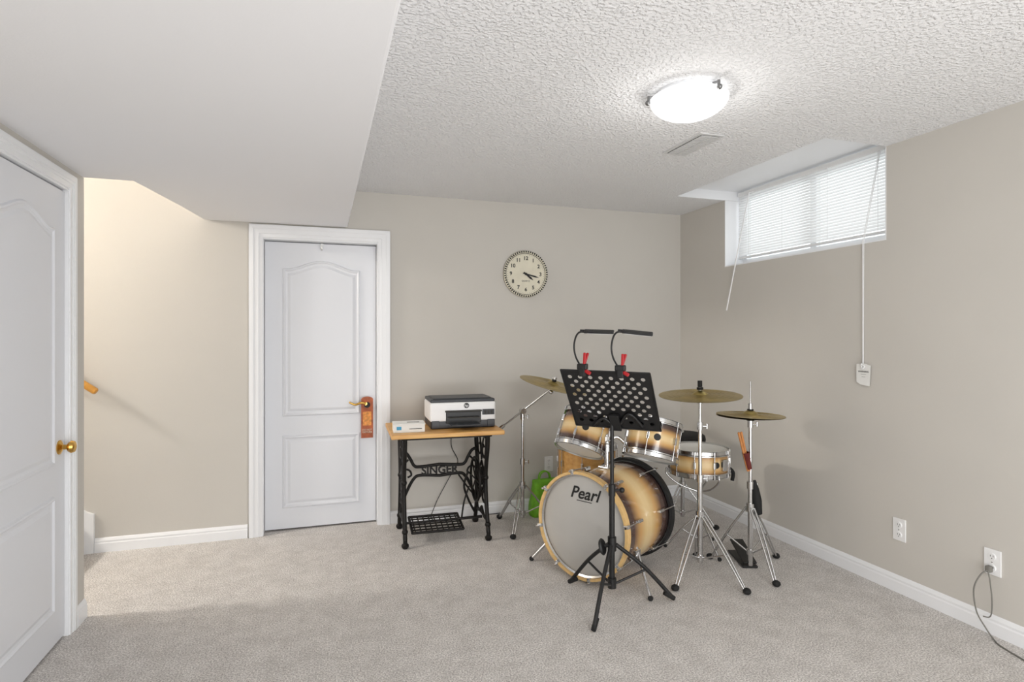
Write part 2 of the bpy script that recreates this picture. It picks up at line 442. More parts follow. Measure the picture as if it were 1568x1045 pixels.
b.cyl((2.985, 3.535, 2.42), (2.86, 3.628, 1.555), .0048, M_plastic, n=8)
b.cyl((xb-.01, 3.54, 2.43), (2.985, 3.535, 2.42), .003, M_plastic, n=8)
for dy, rr in ((0, .0024), (.008, .002)):
    b.cyl((xb-.02, 2.505+dy, 2.42), (XR-.008, 2.522+dy, 1.90), rr, M_plastic, n=6); b.cyl((XR-.008, 2.522+dy, 1.90), (XR-.008, 2.525+dy*.6, 1.2), rr, M_plastic, n=6)
b.done(recalc=False)
b = B('paper_safety_tag')
pg = frame((0, -1, 0), (0, 0, 1), (-1, 0, 0), (XR-.012, 2.52, 1.15))
b.prism([(-.045, .055), (-.045, -.045), (-.02, -.06), (.038, -.065), (.045, .05), (.01, .06)][::-1], 0, .0015, M_paper, pg)
b.text('WARNING\n-------\n-----', .014, M_ink, pg @ T(0, 0, .002))
b.tube([(-.01, .06, .004), (.0, .03, .01), (.012, .045, .008), (-.012, .05, .008)], .004, M_plastic, M=pg)
b.bx(-.008, .008, -.008, .008, -.012, .001, M_plastic, pg)
b.done()

# ------------------------------------------------------------ outlets, vent, cable
def outlet(name, M):
    b = B(name)
    b.box((0, 0, .003), (.072, .118, .006), M_plastic, None, .002)
    for s in (-1, 1):
        b.lathe([(0, .009), (.0155, .009), (.0165, .006)], M_plastic, T(0, s*.026, 0), 20)
        b.box((-.006, s*.026+.003, .009), (.002, .008, .001), M_slot); b.box((.006, s*.026+.003, .009), (.002, .008, .001), M_slot); b.box((0, s*.026-.008, .009), (.004, .004, .001), M_slot)
    b.cyl((0, 0, .005), (0, 0, .008), .003, M_chrome, n=8)
    return b.done(M)
def onright(y, z): return frame((0, -1, 0), (0, 0, 1), (-1, 0, 0), (XR, y, z))
def onback(x, z): return T(x, YB, z) @ RX(90)
outlet('wall_outlet', onback(1.709, .35)); outlet('wall_outlet', onright(2.312, .335)); outlet('wall_outlet', onright(1.858, .33))
b = B('power_cable')
b.box((XR-.022, 1.862, .300), (.026, .022, .03), M_cable, None, .005)
b.tube([(XR-.034, 1.862, .295), (XR-.06, 1.875, .27), (XR-.07, 1.895, .20), (XR-.06, 1.89, .10), (XR-.05, 1.86, .04), (XR-.06, 1.82, .008), (XR-.09, 1.77, .004), (XR-.12, 1.66, .004)], .0032, M_cable)
b.tube([(XR-.034, 1.858, .295), (XR-.04, 1.845, .25), (XR-.035, 1.84, .16), (XR-.03, 1.85, .09), (XR-.04, 1.875, .08)], .0028, M_cable)
b.done()
b = B('ceiling_vent')
M_vent = mat('vent_enamel', srgb(212, 212, 212), .4, noise=.02)
b.bx(-.075, .075, -.175, .175, -.005, 0, M_vent, None, .0015)
b.bx(-.055, .055, -.155, .155, -.0065, -.0045, M_slot)
for i in range(17):
    y = -.152+.019*i; b.box((0, y, -.009), (.110, .0118, .0014), M_vent, T(0, y, -.009) @ RX(-6) @ T(0, -y, .009))
b.bx(-.002, .002, -.155, .155, -.013, -.005, M_vent)
b.done(T(1.90, 2.69, H))

# ------------------------------------------------------------ ceiling light
def clight(name, loc):
    b = B(name)
    b.lathe([(0, 0), (.135, 0), (.14, -.012), (.135, -.022), (.10, -.022)], M_white)
    R = .162; pr = []
    for i in range(13):
        a = (pi/2)*i/12; pr.append((R*math.cos(a)**.95 if i < 12 else 0, -.030-.082*math.sin(a)**1.1))
    b.lathe([(R-.006, -.028), (R, -.028)]+pr, M_lampglass)
    for k in range(3):
        a = math.radians(38+120*k); d = Vector((math.cos(a), math.sin(a), 0))
        b.cyl(d*.135+Vector((0, 0, -.012)), d*.168+Vector((0, 0, -.018)), .005, M_clip); b.cyl(d*.168+Vector((0, 0, -.012)), d*.168+Vector((0, 0, -.042)), .006, M_clip); b.ball(tuple(d*.172+Vector((0, 0, -.040))), .011, M_clip, 12)
    return b.done(T(*loc))
clight('ceiling_light', (1.48, 2.12, H))

# ------------------------------------------------------------ clock
b = B('wall_clock')
b.lathe([(0, 0), (.17, 0), (.18, .008), (.182, .018), (.176, .026), (.166, .026), (.160, .018), (0, .018)], M_cream, None, 64)
for i in range(60):
    b.box((0, .173, .0265), (.010, .013, .004), M_ink, RZ(6*i), .001)
b.ring(.161, .0022, M_ink, T(0, 0, .019), 64, 6); b.ring(.180, .003, M_ink, T(0, 0, .014), 64, 6)
for i in range(1, 13):
    a = 2*pi*i/12; b.text(str(i), .040, M_ink, T(.122*math.sin(a), .122*math.cos(a), .0188), bold=.001)
for i in range(60):
    b.box((0, .150, .0186), (.0014, .006, .0006), M_ink, RZ(6*i))
b.text('QUARTZ', .017, M_ink, T(0, -.055, .0188))
b.prism([(-.005, -.02), (.005, -.02), (.008, .05), (0, .078), (-.008, .05)], .021, .022, M_ink, RZ(-128))
b.prism([(-.004, -.025), (.004, -.025), (.006, .08), (0, .112), (-.006, .08)], .023, .024, M_ink, RZ(-104))
b.lathe([(0, .028), (.009, .028), (.010, .02)], M_ink, None, 16)
b.done(onback(1.512, 1.848))

# ------------------------------------------------------------ sewing table
b = B('treadle_sewing_table')
zt = .742
b.box((0, 0, zt-.014), (.735, .56, .028), M_pine, None, .005)
b.bx(-.30, .30, -.2, .2, zt-.05, zt-.028, M_iron)
for sx in (-1, 1):
    X = sx*.275
    def P(y, z, dx=0): return (X+dx, y, z)
    for sy in (-1, 1):
        b.tube([P(sy*.19, .70), P(sy*.175, .60), P(sy*.14, .50), P(sy*.12, .40), P(sy*.13, .28), P(sy*.17, .14), P(sy*.20, .05)], .0145, M_iron)
        b.tube([P(sy*.14, .70), P(sy*.13, .60), P(sy*.09, .53), P(sy*.02, .55), P(sy*.03, .61), P(sy*.07, .60)], .008, M_iron)
        b.tube([P(sy*.12, .40), P(sy*.06, .44), P(0, .49)], .008, M_iron)
        b.tube([P(sy*.12, .38), P(sy*.06, .33), P(0, .27)], .008, M_iron)
        b.tube([P(sy*.135, .27), P(sy*.08, .22), P(sy*.03, .24), P(sy*.04, .29), P(sy*.08, .29)], .007, M_iron)
        b.tube([P(sy*.17, .14), P(sy*.09, .12), P(0, .17)], .009, M_iron)
        b.tube([P(sy*.18, .66), P(sy*.06, .66), P(0, .50)], .006, M_iron)
        b.lathe([(0, 0), (.016, 0), (.024, .012), (.024, .024), (.014, .034), (.014, .055), (0, .055)], M_iron, T(X, sy*.203, 0), 16)
        b.ball(P(sy*.185, .10), .020, M_iron); b.ball(P(sy*.12, .40), .020, M_iron)
    b.ring(.055, .009, M_iron, T(X, 0, .385) @ RY(90), 28, 8)
    for k in range(6):
        a = pi*k/6; b.cyl(P(.055*math.cos(a), .385+.055*math.sin(a)), P(-.055*math.cos(a), .385-.055*math.sin(a)), .004, M_iron, n=6)
    b.bx(X-.014, X+.014, -.2, .2, .69, .715, M_iron)
    b.cyl(P(-.17, .13), P(.17, .13), .008, M_iron)
yb2 = .13
for s in (-1, 1):
    b.tube([(s*.275, yb2, .56), (s*.235, yb2, .545), (s*.205, yb2, .50), (s*.18, yb2, .455), (s*.14, yb2, .445), (0, yb2, .455)], .011, M_iron)
    b.tube([(s*.275, yb2, .12), (s*.262, yb2, .2), (s*.225, yb2, .29), (s*.185, yb2, .36), (s*.14, yb2, .385), (0, yb2, .375)], .011, M_iron)
    b.tube([(s*.275, yb2, .40), (s*.24, yb2, .43), (s*.21, yb2, .42), (s*.2, yb2, .39), (s*.225, yb2, .375)], .007, M_iron)
    b.tube([(s*.22, yb2, .50), (s*.24, yb2, .48), (s*.26, yb2, .46), (s*.275, yb2, .46)], .007, M_iron)
b.text('SINGER', .078, M_iron, T(0, yb2-.004, .414) @ RX(90), ext=.006, bold=.002)
b.tube([(.20, .10, .40), (.17, .10, .30), (.20, .10, .2), (.25, .10, .1)], .008, M_iron)
b.tube([(.13, .10, .38), (.20, .10, .28), (.265, .10, .2)], .006, M_iron)
b.ring(.15, .009, M_iron, T(.235, .02, .36) @ RY(90), 40, 8)
for k in range(4): 
    a = pi*k/4; b.cyl((.235, .02+.15*math.cos(a), .36+.15*math.sin(a)), (.235, .02-.15*math.cos(a), .36-.15*math.sin(a)), .005, M_iron, n=6)
tp = T(-.05, -.01, .085) @ RX(8)
b.cyl((-.275, -.01, .10), (.275, -.01, .10), .008, M_iron)
for (p, q) in (((-.17, -.12), (.17, -.12)), ((.17, -.12), (.17, .12)), ((.17, .12), (-.17, .12)), ((-.17, .12), (-.17, -.12))):
    b.cyl((p[0], p[1], 0), (q[0], q[1], 0), .009, M_iron, M=tp)
for i in range(9):
    x = -.15+.0375*i; b.box((x, 0, 0), (.007, .24, .008), M_iron, tp)
for i in range(5):
    y = -.08+.04*i; b.box((0, y, 0), (.34, .007, .008), M_iron, tp)
b.tube([(.13, -.01, .10), (.16, .05, .2), (.2, .07, .3)], .006, M_iron)
b.done(T(.79, 3.965, 0) @ RZ(-2))

# printer
b = B('printer')
W = .45; D = .30
b.box((0, .0, .030), (W-.01, D, .06), M_dark, None, .008)
b.box((0, .0, .110), (W, D+.005, .130), M_plastic, None, .014, 3)
b.box((0, .005, .184), (W-.006, D-.01, .022), M_dark, None, .008)
b.box((0, .005, .197), (W-.05, D-.06, .006), M_dark, None, .003)
f = -D/2-.003
b.box((.0, f, .075), (.24, .006, .080), M_blk, None, .004)
b.box((.0, f-.055, .035), (.20, .12, .008), M_dark, None, .003)
b.box((.0, f-.02, .075), (.21, .04, .006), M_slot)
b.box((0, f-.004, .116), (.25, .02, .012), M_slot, None, .003)
b.box((.172, f-.001, .105), (.085, .006, .038), M_dark, None, .003)
for i in range(3):
    b.box((.150+.022*i, f-.005, .105), (.013, .002, .026), M_slot)
b.lathe([(0, 0), (.018, 0), (.018, .002), (0, .002)], M_blk, T(.02, f+.001, .152) @ RX(90), 24)
b.text('hp', .026, M_plastic, T(.02, f-.0015, .152) @ RX(90))
b.box((-.19, f-.0005, .03), (.05, .004, .05), M_dark, None, .002); b.box((.19, f-.0005, .03), (.05, .004, .05), M_dark, None, .002)
b.done(T(.915, 4.00, .7425) @ RZ(-2))
b = B('photo_paper_box')
b.box((0, 0, .025), (.20, .15, .05), M_paper, None, .002); b.box((0, -.002, .0535), (.206, .155, .006), M_paper, None, .001)
b.box((-.065, -.0795, .03), (.03, .001, .022), M_blue); b.box((.04, -.0795, .025), (.08, .001, .004), M_ink); b.box((.03, 0, .057), (.08, .02, .001), M_slot)
b.done(T(.54, 3.85, .7425) @ RZ(-4))
b = B('printer_cable')
b.tube([(.93, 4.262, .80), (.935, 4.285, .74), (.92, 4.292, .55), (.97, 4.29, .42), (.9, 4.285, .3), (.8, 4.28, .12), (.78, 4.27, .006), (1.0, 4.27, .006), (1.3, 4.28, .006)], .003, M_blk)
b.done()

# ------------------------------------------------------------ drum kit
kit_loc = (1.75, 3.15, 0)
kit = empty('drum_kit', kit_loc)
def drum(name, r, d, shell, lug=8, hoop=None, top=M_head, bottom=M_head, bass=False, logo=None):
    hoop = hoop or M_chrome; h = d/2
    b = B(name)
    b.lathe([(r, -h), (r, h)], shell, None, 56)
    b.lathe([(0, h+.004), (r*.97, h+.004), (r+.003, h-.002)], top, None, 56)
    b.lathe([(0, -h-.004), (r*.97, -h-.004), (r+.003, -h+.002)], bottom, None, 56)
    if bass:
        for s in (-1, 1):
            b.lathe([(r+.004, s*(h-.012)), (r+.020, s*(h-.010)), (r+.021, s*(h+.026)), (r+.006, s*(h+.028)), (r+.004, s*(h-.012))], hoop if s > 0 else M_ink, None, 64)
            b.lathe([(r-.006, s*(h+.010)), (r+.004, s*(h+.016))], M_chrome, None, 64)
    else:
        for s in (-1, 1):
            b.lathe([(r+.003, s*(h-.018)), (r+.014, s*(h-.018)), (r+.014, s*(h-.014)), (r+.007, s*(h-.010)), (r+.006, s*(h+.010)), (r+.011, s*(h+.013)), (r+.003, s*(h+.014)), (r+.003, s*(h-.018))], hoop, None, 56)
    for k in range(lug):
        Mk = RZ(360*k/lug+11)
        if bass:
            for s in (-1, 1):
                b.box((r+.012, 0, s*(h-.12)), (.024, .018, .05), M_chrome, Mk, .005)
                b.cyl((r+.019, 0, s*(h-.12)), (r+.027, 0, s*(h+.03)), .0035, M_chrome, n=8, M=Mk)
                b.box((r+.018, 0, s*(h+.022)), (.032, .02, .022), M_chrome, Mk, .004)
                b.cyl((r+.027, 0, s*(h+.03)), (r+.027, 0, s*(h+.05)), .006, M_chrome, n=8, M=Mk)
        else:
            b.cyl((r+.012, 0, -h+.0), (r+.012, 0, h), .0028, M_chrome, n=8, M=Mk)
            off = d*.22 if d > .2 else 0
            for s in ((-1, 1) if off else (0,)):
                b.box((r+.009, 0, s*off), (.018, .016, .042), M_chrome, Mk, .004)
            for s in (-1, 1): b.cyl((r+.012, 0, s*(h-.012)), (r+.012, 0, s*(h+.012)), .005, M_chrome, n=8, M=Mk)
    if not bass:
        b.lathe([(0, .0), (.02, 0), (.018, .003), (0, .003)], M_ink, RZ(-90) @ T(r, 0, 0) @ RY(90), 20)
    if logo:
        logo(b, h)
    return b
ax = Vector((-.866, -.5, 0))
BD = .48; BR = .278
front = Vector((1.384, 2.967, .312))
cen = front-ax*(BD/2)
MB = frame((.5, -.866, 0), (0, 0, 1), ax, cen)
def logo(b, h):
    b.text('Pearl', .094, M_ink, T(.01, .175, h+.0055), bold=.0016, shear=.35)
    b.box((.01, .134, h+.005), (.10, .004, .001), M_ink)
b = drum('bass_drum', BR, BD, burst('burst_bass', BD/2, 1.12), 8, M_maple, M_bhead, M_head, True, logo)
for s in (-1, 1):
    b.box((s*.255, -.13, BD/2-.13), (.04, .05, .05), M_chrome, None, .006)
    b.cyl((s*.255, -.10, BD/2-.14), (s*.40, -.298, BD/2-.03), .009, M_chrome); b.ball((s*.40, -.298, BD/2-.03), .014, M_rubber)
b.box((0, BR+.006, 0), (.07, .014, .08), M_chrome, None, .004)
b.cyl((0, BR, 0), (0, BR+.17, 0), .014, M_chrome); b.cyl((0, BR+.10, 0), (0, BR+.14, 0), .022, M_chrome)
b.done(MB, kit, kit_loc)
def tom(name, r, d, pos, tilt, shell, lug=6):
    az = Vector((.866, .5, 0)); a = math.radians(tilt)
    z = (az*math.sin(a)+Vector((0, 0, 1))*math.cos(a)).normalized()
    x = Vector((.93, -.37, 0)); x = (x-z*x.dot(z)).normalized(); y = z.cross(x)
    MW = frame(x, y, z, pos)
    b = drum(name, r, d, shell, lug)
    return b.done(MW, kit, kit_loc), MW
t1, m1 = tom('tom_small', .140, .21, Vector((1.50, 3.20, .785)), 28, burst('burst_tom1', .105))
t2, m2 = tom('tom_medium', .152, .20, Vector((1.86, 3.02, .752)), 20, burst('burst_tom2', .10))
b = B('tom_mount')
top = cen+Vector((0, 0, BR+.15))
for mm, r in ((m1, .140), (m2, .152)):
    c = mm.translation; d = (top-c); d.z = 0; d.normalize()
    e = c+d*(r+.004)+Vector((0, 0, -.03))
    b.tube([top, (top+e)/2+Vector((0, 0, .04)), e], .010, M_chrome); b.box(tuple(e), (.03, .03, .05), M_chrome, None, .005)
b.ball(tuple(top), .022, M_chrome)
b.done(None, kit, kit_loc)
b = drum('floor_tom', .195, .38, M_natural, 8)
for k in range(3):
    Mk = RZ(120*k+60)
    b.cyl((.218, 0, .05), (.218, 0, -.37), .006, M_chrome, M=Mk); b.tube([(.218, 0, -.37), (.222, 0, -.395), (.235, 0, -.41)], .006, M_chrome, M=Mk)
    b.box((.21, 0, -.05), (.035, .03, .06), M_chrome, Mk, .005); b.cyl((.238, 0, -.423), (.238, 0, -.395), .012, M_rubber, M=Mk)
b.done(T(1.735, 3.66, .425), kit, kit_loc)
SN = Vector((2.273, 3.151, 0))
b = drum('snare_drum', .178, .14, burst('burst_snare', .11), 10)
b.box((.19, 0, 0), (.02, .04, .07), M_chrome, RZ(-75), .004)
b.lathe([(0, .079), (.15, .079), (.155, .074)], M_paper, None, 40)
b.tube([(.19, .0, -.05), (.215, 0, -.08), (.21, 0, -.13)], .012, M_rubber, M=RZ(-20))
zb = -.10
for k in range(3):
    Mk = RZ(120*k+30)
    b.tube([(.01, 0, zb-.10), (.12, 0, zb-.06), (.195, 0, zb), (.197, 0, zb+.04)], .006, M_chrome, M=Mk)
    b.tube([(.012, 0, -.36), (.10, 0, -.44), (.20, 0, -.56)], .006, M_chrome, M=Mk); b.tube([(.012, 0, -.50), (.10, 0, -.445)], .004, M_chrome, M=Mk)
    b.ball((.205, 0, -.558), .013, M_rubber, M=Mk)
b.cyl((0, 0, -.55), (0, 0, -.19), .011, M_chrome)
b.done(T(SN.x, SN.y, .58), kit, kit_loc)
b = B('bass_pedal')
pm = frame((.5, -.866, 0), (.866, .5, 0), (0, 0, 1), cen-ax*(BD/2+.02))
pm.translation.z = 0
b.box((0, .16, .008), (.10, .28, .01), M_blk, pm, .002); b.box((0, .17, .045), (.08, .26, .01), M_chrome, pm @ T(0, .03, .04) @ RX(-12) @ T(0, -.03, -.04), .003)
for s in (-1, 1): b.cyl((s*.05, .03, .01), (s*.05, .03, .24), .008, M_chrome, M=pm)
b.cyl((-.06, .03, .235), (.06, .03, .235), .007, M_chrome, M=pm); b.cyl((0, .03, .235), (0, .07, .38), .004, M_chrome, M=pm); b.ball((0, .062, .385), .025, M_rubber, M=pm)
b.done(None, kit, kit_loc)

# stands
def tripod(b, hub, feet, zj, zlow=.10, m=M_chrome, r=.0078, fr=.017):
    hub = Vector((hub[0], hub[1], 0))
    b.cyl(hub+Vector((0, 0, zlow-.03)), hub+Vector((0, 0, zj+.05)), .014, m)
    b.cyl(hub+Vector((0, 0, zj-.02)), hub+Vector((0, 0, zj+.025)), .024, m); b.cyl(hub+Vector((0, 0, zlow-.015)), hub+Vector((0, 0, zlow+.015)), .021, m)
    for f in feet:
        f = Vector((f[0], f[1], 0)); d = (f-hub).normalized(); s = Vector((-d.y, d.x, 0))
        A = hub+d*.022+Vector((0, 0, zj)); F = f-d*.01+Vector((0, 0, .018))
        mid = A.lerp(F, .55)
        for q in (-1, 1):
            b.tube([A+s*q*.012, A.lerp(F, .5)+s*q*.012+Vector((0, 0, .012)), F+s*q*.007], r*.72, m, 8, 5)
        b.cyl(hub+d*.018+Vector((0, 0, zlow)), mid, r*.6, m, n=8)
        b.cyl(mid-s*.016, mid+s*.016, r*.8, m, n=8)
        b.ball(tuple(f+Vector((0, 0, fr))), fr, M_rubber, 14, (1.3, 1.3, 1))
def pole(b, hub, zs, r0=.0135):
    hub = Vector((hub[0], hub[1], 0)); r = r0
    for i in range(len(zs)-1):
        b.cyl(hub+Vector((0, 0, zs[i])), hub+Vector((0, 0, zs[i+1])), r, M_chrome)
        z = zs[i+1]
        b.cyl(hub+Vector((0, 0, z-.03)), hub+Vector((0, 0, z+.012)), r+.006, M_chrome)
        b.tube([hub+Vector((0, 0, z-.01)), hub+Vector((.03, -.015, z-.01))], .005, M_chrome); b.box(tuple(hub+Vector((.035, -.018, z-.01))), (.012, .008, .032), M_chrome, None, .003)
        r *= .76
def cymbal(b, R, M, h=.028):
    pr = [(.006, h), (.02, h-.002), (.036, h-.012), (.045, h-.019)]
    for i in range(1, 9):
        t = i/8; pr.append((.045+(R-.045)*t, (h-.019)*(1-t**1.6)))
    b.lathe(pr, M_brass, M, 64); b.lathe([(p[0], p[1]-.0012) for p in pr], M_brass, M, 64)
    for k in range(6): b.ring(.06+(R-.08)*k/6, .0006, M_brass, M @ T(0, 0, (h-.0185)*(1-(((.06+(R-.08)*k/6)-.045)/(R-.045))**1.6)), 48, 4)
b = B('cymbal_boom_stand')
hb = (1.36, 3.93)
tripod(b, hb, [(1.22, 3.72), (1.60, 3.92), (1.26, 4.17)], .30)
pole(b, hb, [.1, .48, .80], .013)
tl = Vector((hb[0], hb[1], .83)); tipc = Vector((1.535, 3.80, 1.00)); dd = (tipc-tl).normalized()
b.cyl(tl+Vector((0, 0, -.03)), tl+Vector((0, 0, .02)), .015, M_chrome); b.cyl(tl+Vector((0, .02, 0)), tl+Vector((0, -.025, 0)), .02, M_chrome)
b.cyl(tl-dd*.20, tipc, .007, M_chrome); b.cyl(tl-dd*.24, tl-dd*.18, .014, M_chrome)
Mc = T(*tipc) @ RY(12) @ RX(9)
b.cyl((0, 0, -.03), (0, 0, .085), .004, M_chrome, M=Mc); b.cyl((0, 0, .0), (0, 0, .02), .017, M_rubber, M=Mc); b.cyl((0, 0, .05), (0, 0, .062), .016, M_rubber, M=Mc); b.cyl((0, 0, .062), (0, 0, .078), .010, M_chrome, M=Mc); b.box((0, 0, .072), (.034, .006, .014), M_chrome, Mc, .002)
b.ball((0, 0, -.03), .016, M_chrome, M=Mc)
cymbal(b, .24, Mc @ T(0, 0, .022)); b.done()
b = B('cymbal_stand')
hb = (2.058, 2.84)
tripod(b, hb, [(2.135, 2.545), (1.80, 2.70), (2.19, 3.06)], .34)
pole(b, hb, [.1, .56, .86, 1.01], .0135)
Mc = T(hb[0], hb[1], 1.01) @ RY(-3) @ RX(3)
b.cyl((0, 0, 0), (0, 0, .10), .004, M_chrome, M=Mc); b.cyl((0, 0, .0), (0, 0, .02), .017, M_rubber, M=Mc); b.cyl((0, 0, .05), (0, 0, .062), .018, M_rubber, M=Mc); b.cyl((0, 0, .066), (0, 0, .10), .013, M_rubber, M=Mc)
cymbal(b, .230, Mc @ T(0, 0, .016)); b.done()
b = B('hi_hat_stand')
hb = (2.39, 2.82)
tripod(b, hb, [(2.355, 2.575), (2.65, 2.90), (2.26, 3.02)], .36)
pole(b, hb, [.02, .50, .86], .0135)
b.cyl((hb[0], hb[1], .86), (hb[0], hb[1], 1.10), .0035, M_chrome)
b.cyl((hb[0], hb[1], .870), (hb[0], hb[1], .880), .022, M_rubber)
Mc = T(hb[0], hb[1], .896)
cymbal(b, .19, Mc @ RX(180) @ T(0, 0, -.002)); cymbal(b, .19, Mc @ T(0, 0, .006) @ RY(2))
b.cyl((hb[0], hb[1], .924), (hb[0], hb[1], .970), .012, M_chrome); b.cyl((hb[0], hb[1], .924), (hb[0], hb[1], .936), .018, M_rubber)
pv = T(hb[0], hb[1], 0) @ RZ(-20)
b.box((0, .13, .01), (.09, .26, .01), M_blk, pv, .002); b.box((0, .12, .06), (.08, .24, .01), M_blk, pv @ T(0, .12, .06) @ RX(14) @ T(0, -.12, -.06), .003)
sx, sy = 2.305, 2.80
b.lathe([(.0, -.07), (.016, -.07), (.020, .02), (.021, .03), (.017, .03)], M_bagred, T(sx+.042, sy, .66) @ RY(-14), 18)
b.cyl((sx+.05, sy, .65), (hb[0], hb[1], .65), .006, M_chrome)
for k, (ox, oy) in enumerate(((0, 0), (.014, .006))):
    b.tube([(sx+.052+ox, sy+oy, .58), (sx-.012+ox*1.6, sy+oy, .80)], .0072, M_stick, 10); b.ball((sx-.013+ox*1.6, sy+oy, .803), .0075, M_stick)
b.lathe([(0, -.11), (.022, -.10), (.028, -.02), (.020, .05), (.008, .10), (0, .10)], M_rubber, T(hb[0]+.035, hb[1]-.01, .42) @ RY(-8), 14)
b.done()
b = B('drum_throne')
hb = (2.46, 3.60)
tripod(b, hb, [(2.25, 3.52), (2.64, 3.46), (2.5, 3.83)], .30)
b.cyl((hb[0], hb[1], .3), (hb[0], hb[1], .60), .013, M_chrome)
b.lathe([(0, .59), (.13, .59), (.155, .605), (.16, .63), (.155, .655), (.135, .668), (0, .672)], M_rubber, T(hb[0], hb[1], 0), 36)
b.done()
def softbag(name, loc, w, d, h, m, rz=0):
    b = B(name); ns = 8; n = 20; vs = []; fs = []
    for i in range(ns+1):
        t = i/ns; sw = 1-.12*t+.05*math.sin(6*t); sd = 1-.65*t**1.5
        for j in range(n):
            a = 2*pi*j/n; c, s_ = math.cos(a), math.sin(a)
            q = .94+.06*random.random()
            vs.append((w/2*sw*math.copysign(abs(c)**.5, c)*q, d/2*sd*math.copysign(abs(s_)**.5, s_)*q, h*t))
    for i in range(ns):
        for j in range(n): fs.append((i*n+j, i*n+(j+1) % n, (i+1)*n+(j+1) % n, (i+1)*n+j))
    fs.append(list(range(n))[::-1]); fs.append([ns*n+j for j in range(n)])
    b.add(vs, fs, m, True)
    for s_ in (-1, 1): b.tube([(-w*.2, s_*.01, h*.97), (-w*.15, s_*.012, h*1.15), (0, s_*.012, h*1.22), (w*.15, s_*.012, h*1.15), (w*.2, s_*.01, h*.97)], .005, m)
    return b.done(T(*loc) @ RZ(rz))
softbag('shopping_bag', (1.62, 4.17, 0), .24, .14, .27, M_green, 5)
softbag('cloth_pouch', (2.12, 3.52, 0), .14, .10, .16, M_pink, 20)

# ------------------------------------------------------------ music stand
b = B('music_stand')
hb = Vector((1.409, 2.675, 0))
feet = [(1.195, 2.442), (1.300, 2.945), (1.715, 2.602)]
zj = .30
b.cyl(hb+Vector((0, 0, .10)), hb+Vector((0, 0, .58)), .0145, M_black); b.cyl(hb+Vector((0, 0, .55)), hb+Vector((0, 0, .95)), .010, M_black)
b.cyl(hb+Vector((0, 0, .55)), hb+Vector((0, 0, .61)), .018, M_black); b.cyl(hb+Vector((0, 0, .08)), hb+Vector((0, 0, .13)), .022, M_black)
b.cyl(hb+Vector((0, 0, zj-.03)), hb+Vector((0, 0, zj+.04)), .022, M_black)
b.cyl(hb+Vector((0, 0, .58)), hb+Vector((.04, -.02, .58)), .006, M_black); b.ball(tuple(hb+Vector((.045, -.022, .58))), .014, M_black)
b.cyl(hb+Vector((0, 0, zj)), hb+Vector((-.05, -.01, zj)), .007, M_black); b.lathe([(0, -.008), (.036, -.008), (.042, 0), (.036, .008), (0, .008)], M_black, T(hb.x-.06, hb.y-.012, zj) @ RY(70) @ RX(40), 18)
for f in feet:
    f = Vector((f[0], f[1], 0)); d = (f-hb).normalized()
    A = hb+d*.02+Vector((0, 0, zj)); F = f+Vector((0, 0, .022))
    b.tube([A, A.lerp(F, .5)+Vector((0, 0, .02)), F], .0105, M_black)
    b.cyl(hb+d*.015+Vector((0, 0, .10)), A.lerp(F, .52)+Vector((0, 0, .01)), .006, M_black)
    b.cyl(f-d*.04+Vector((0, 0, .045)), f+d*.012+Vector((0, 0, .013)), .013, M_rubber, .012)
wv = Vector((.788, -.616, 0)); nv = Vector((.616, .788, 0))
wr = (wv+Vector((0, 0, -.02))).normalized()
Pb = hb+nv*.03+wv*.024+Vector((0, 0, .893)); Pt = hb-nv*.17-wv*.008+Vector((0, 0, 1.195))
yv = (Pt-Pb); hgt = yv.length; yv.normalize(); zv = wr.cross(yv).normalized()
Wd = .435
MD = frame(wr, yv, zv, Pb)
nx, ny = 17, 13; cw = Wd/nx; ch = hgt/ny
for zz in (0, -.0015):
    for i in range(nx):
        for j in range(ny):
            cx = -Wd/2+cw*(i+.5); cy = ch*(j+.5)
            hole = (i+j) % 2 == 0 and 0 < i < nx-1 and 0 < j < ny-1
            if hole and (abs(i-8) < 2 and j < 4): hole = False
            if not hole:
                b.add([(cx-cw/2, cy-ch/2, zz), (cx+cw/2, cy-ch/2, zz), (cx+cw/2, cy+ch/2, zz), (cx-cw/2, cy+ch/2, zz)], [(0, 1, 2, 3)], M_black, False, MD)
            else:
                o = []; q = []
                for k in range(16):
                    a = 2*pi*k/16+pi/4; c, s_ = math.cos(a), math.sin(a); m_ = max(abs(c), abs(s_))
                    o.append((cx+cw/2*c/m_, cy+ch/2*s_/m_, zz)); q.append((cx+.0108*c, cy+.0108*s_, zz))
                b.add(o+q, [(k, (k+1) % 16, 16+(k+1) % 16, 16+k) for k in range(16)], M_black, False, MD)
rd = 1 if zv.dot(nv) > 0 else -1
b.box((0, 0, rd*.022), (Wd, .003, .045), M_black, MD); b.box((0, .012, rd*.044), (Wd, .024, .002), M_black, MD)
b.tube([(-Wd/2, 0, 0), (-Wd/2, hgt, 0)], .004, M_black, M=MD); b.tube([(Wd/2, 0, 0), (Wd/2, hgt, 0)], .004, M_black, M=MD); b.tube([(-Wd/2, hgt, 0), (Wd/2, hgt, 0)], .004, M_black, M=MD); b.tube([(-Wd/2, 0, 0), (Wd/2, 0, 0)], .004, M_black, M=MD)
b.tube([(-.12, .01, -rd*.008), (-.06, .07, -rd*.012), (-.015, .035, -rd*.014), (.015, .035, -rd*.014), (.08, .11, -rd*.012), (.13, .03, -rd*.008)], .008, M_black, M=MD)
b.box((0, .05, -rd*.014), (.05, .10, .02), M_black, MD, .003)
b.tube([hb+Vector((0, 0, .93)), hb+Vector((0, 0, .97)), MD @ Vector((0, .09, -rd*.014))], .011, M_black)
b.done()
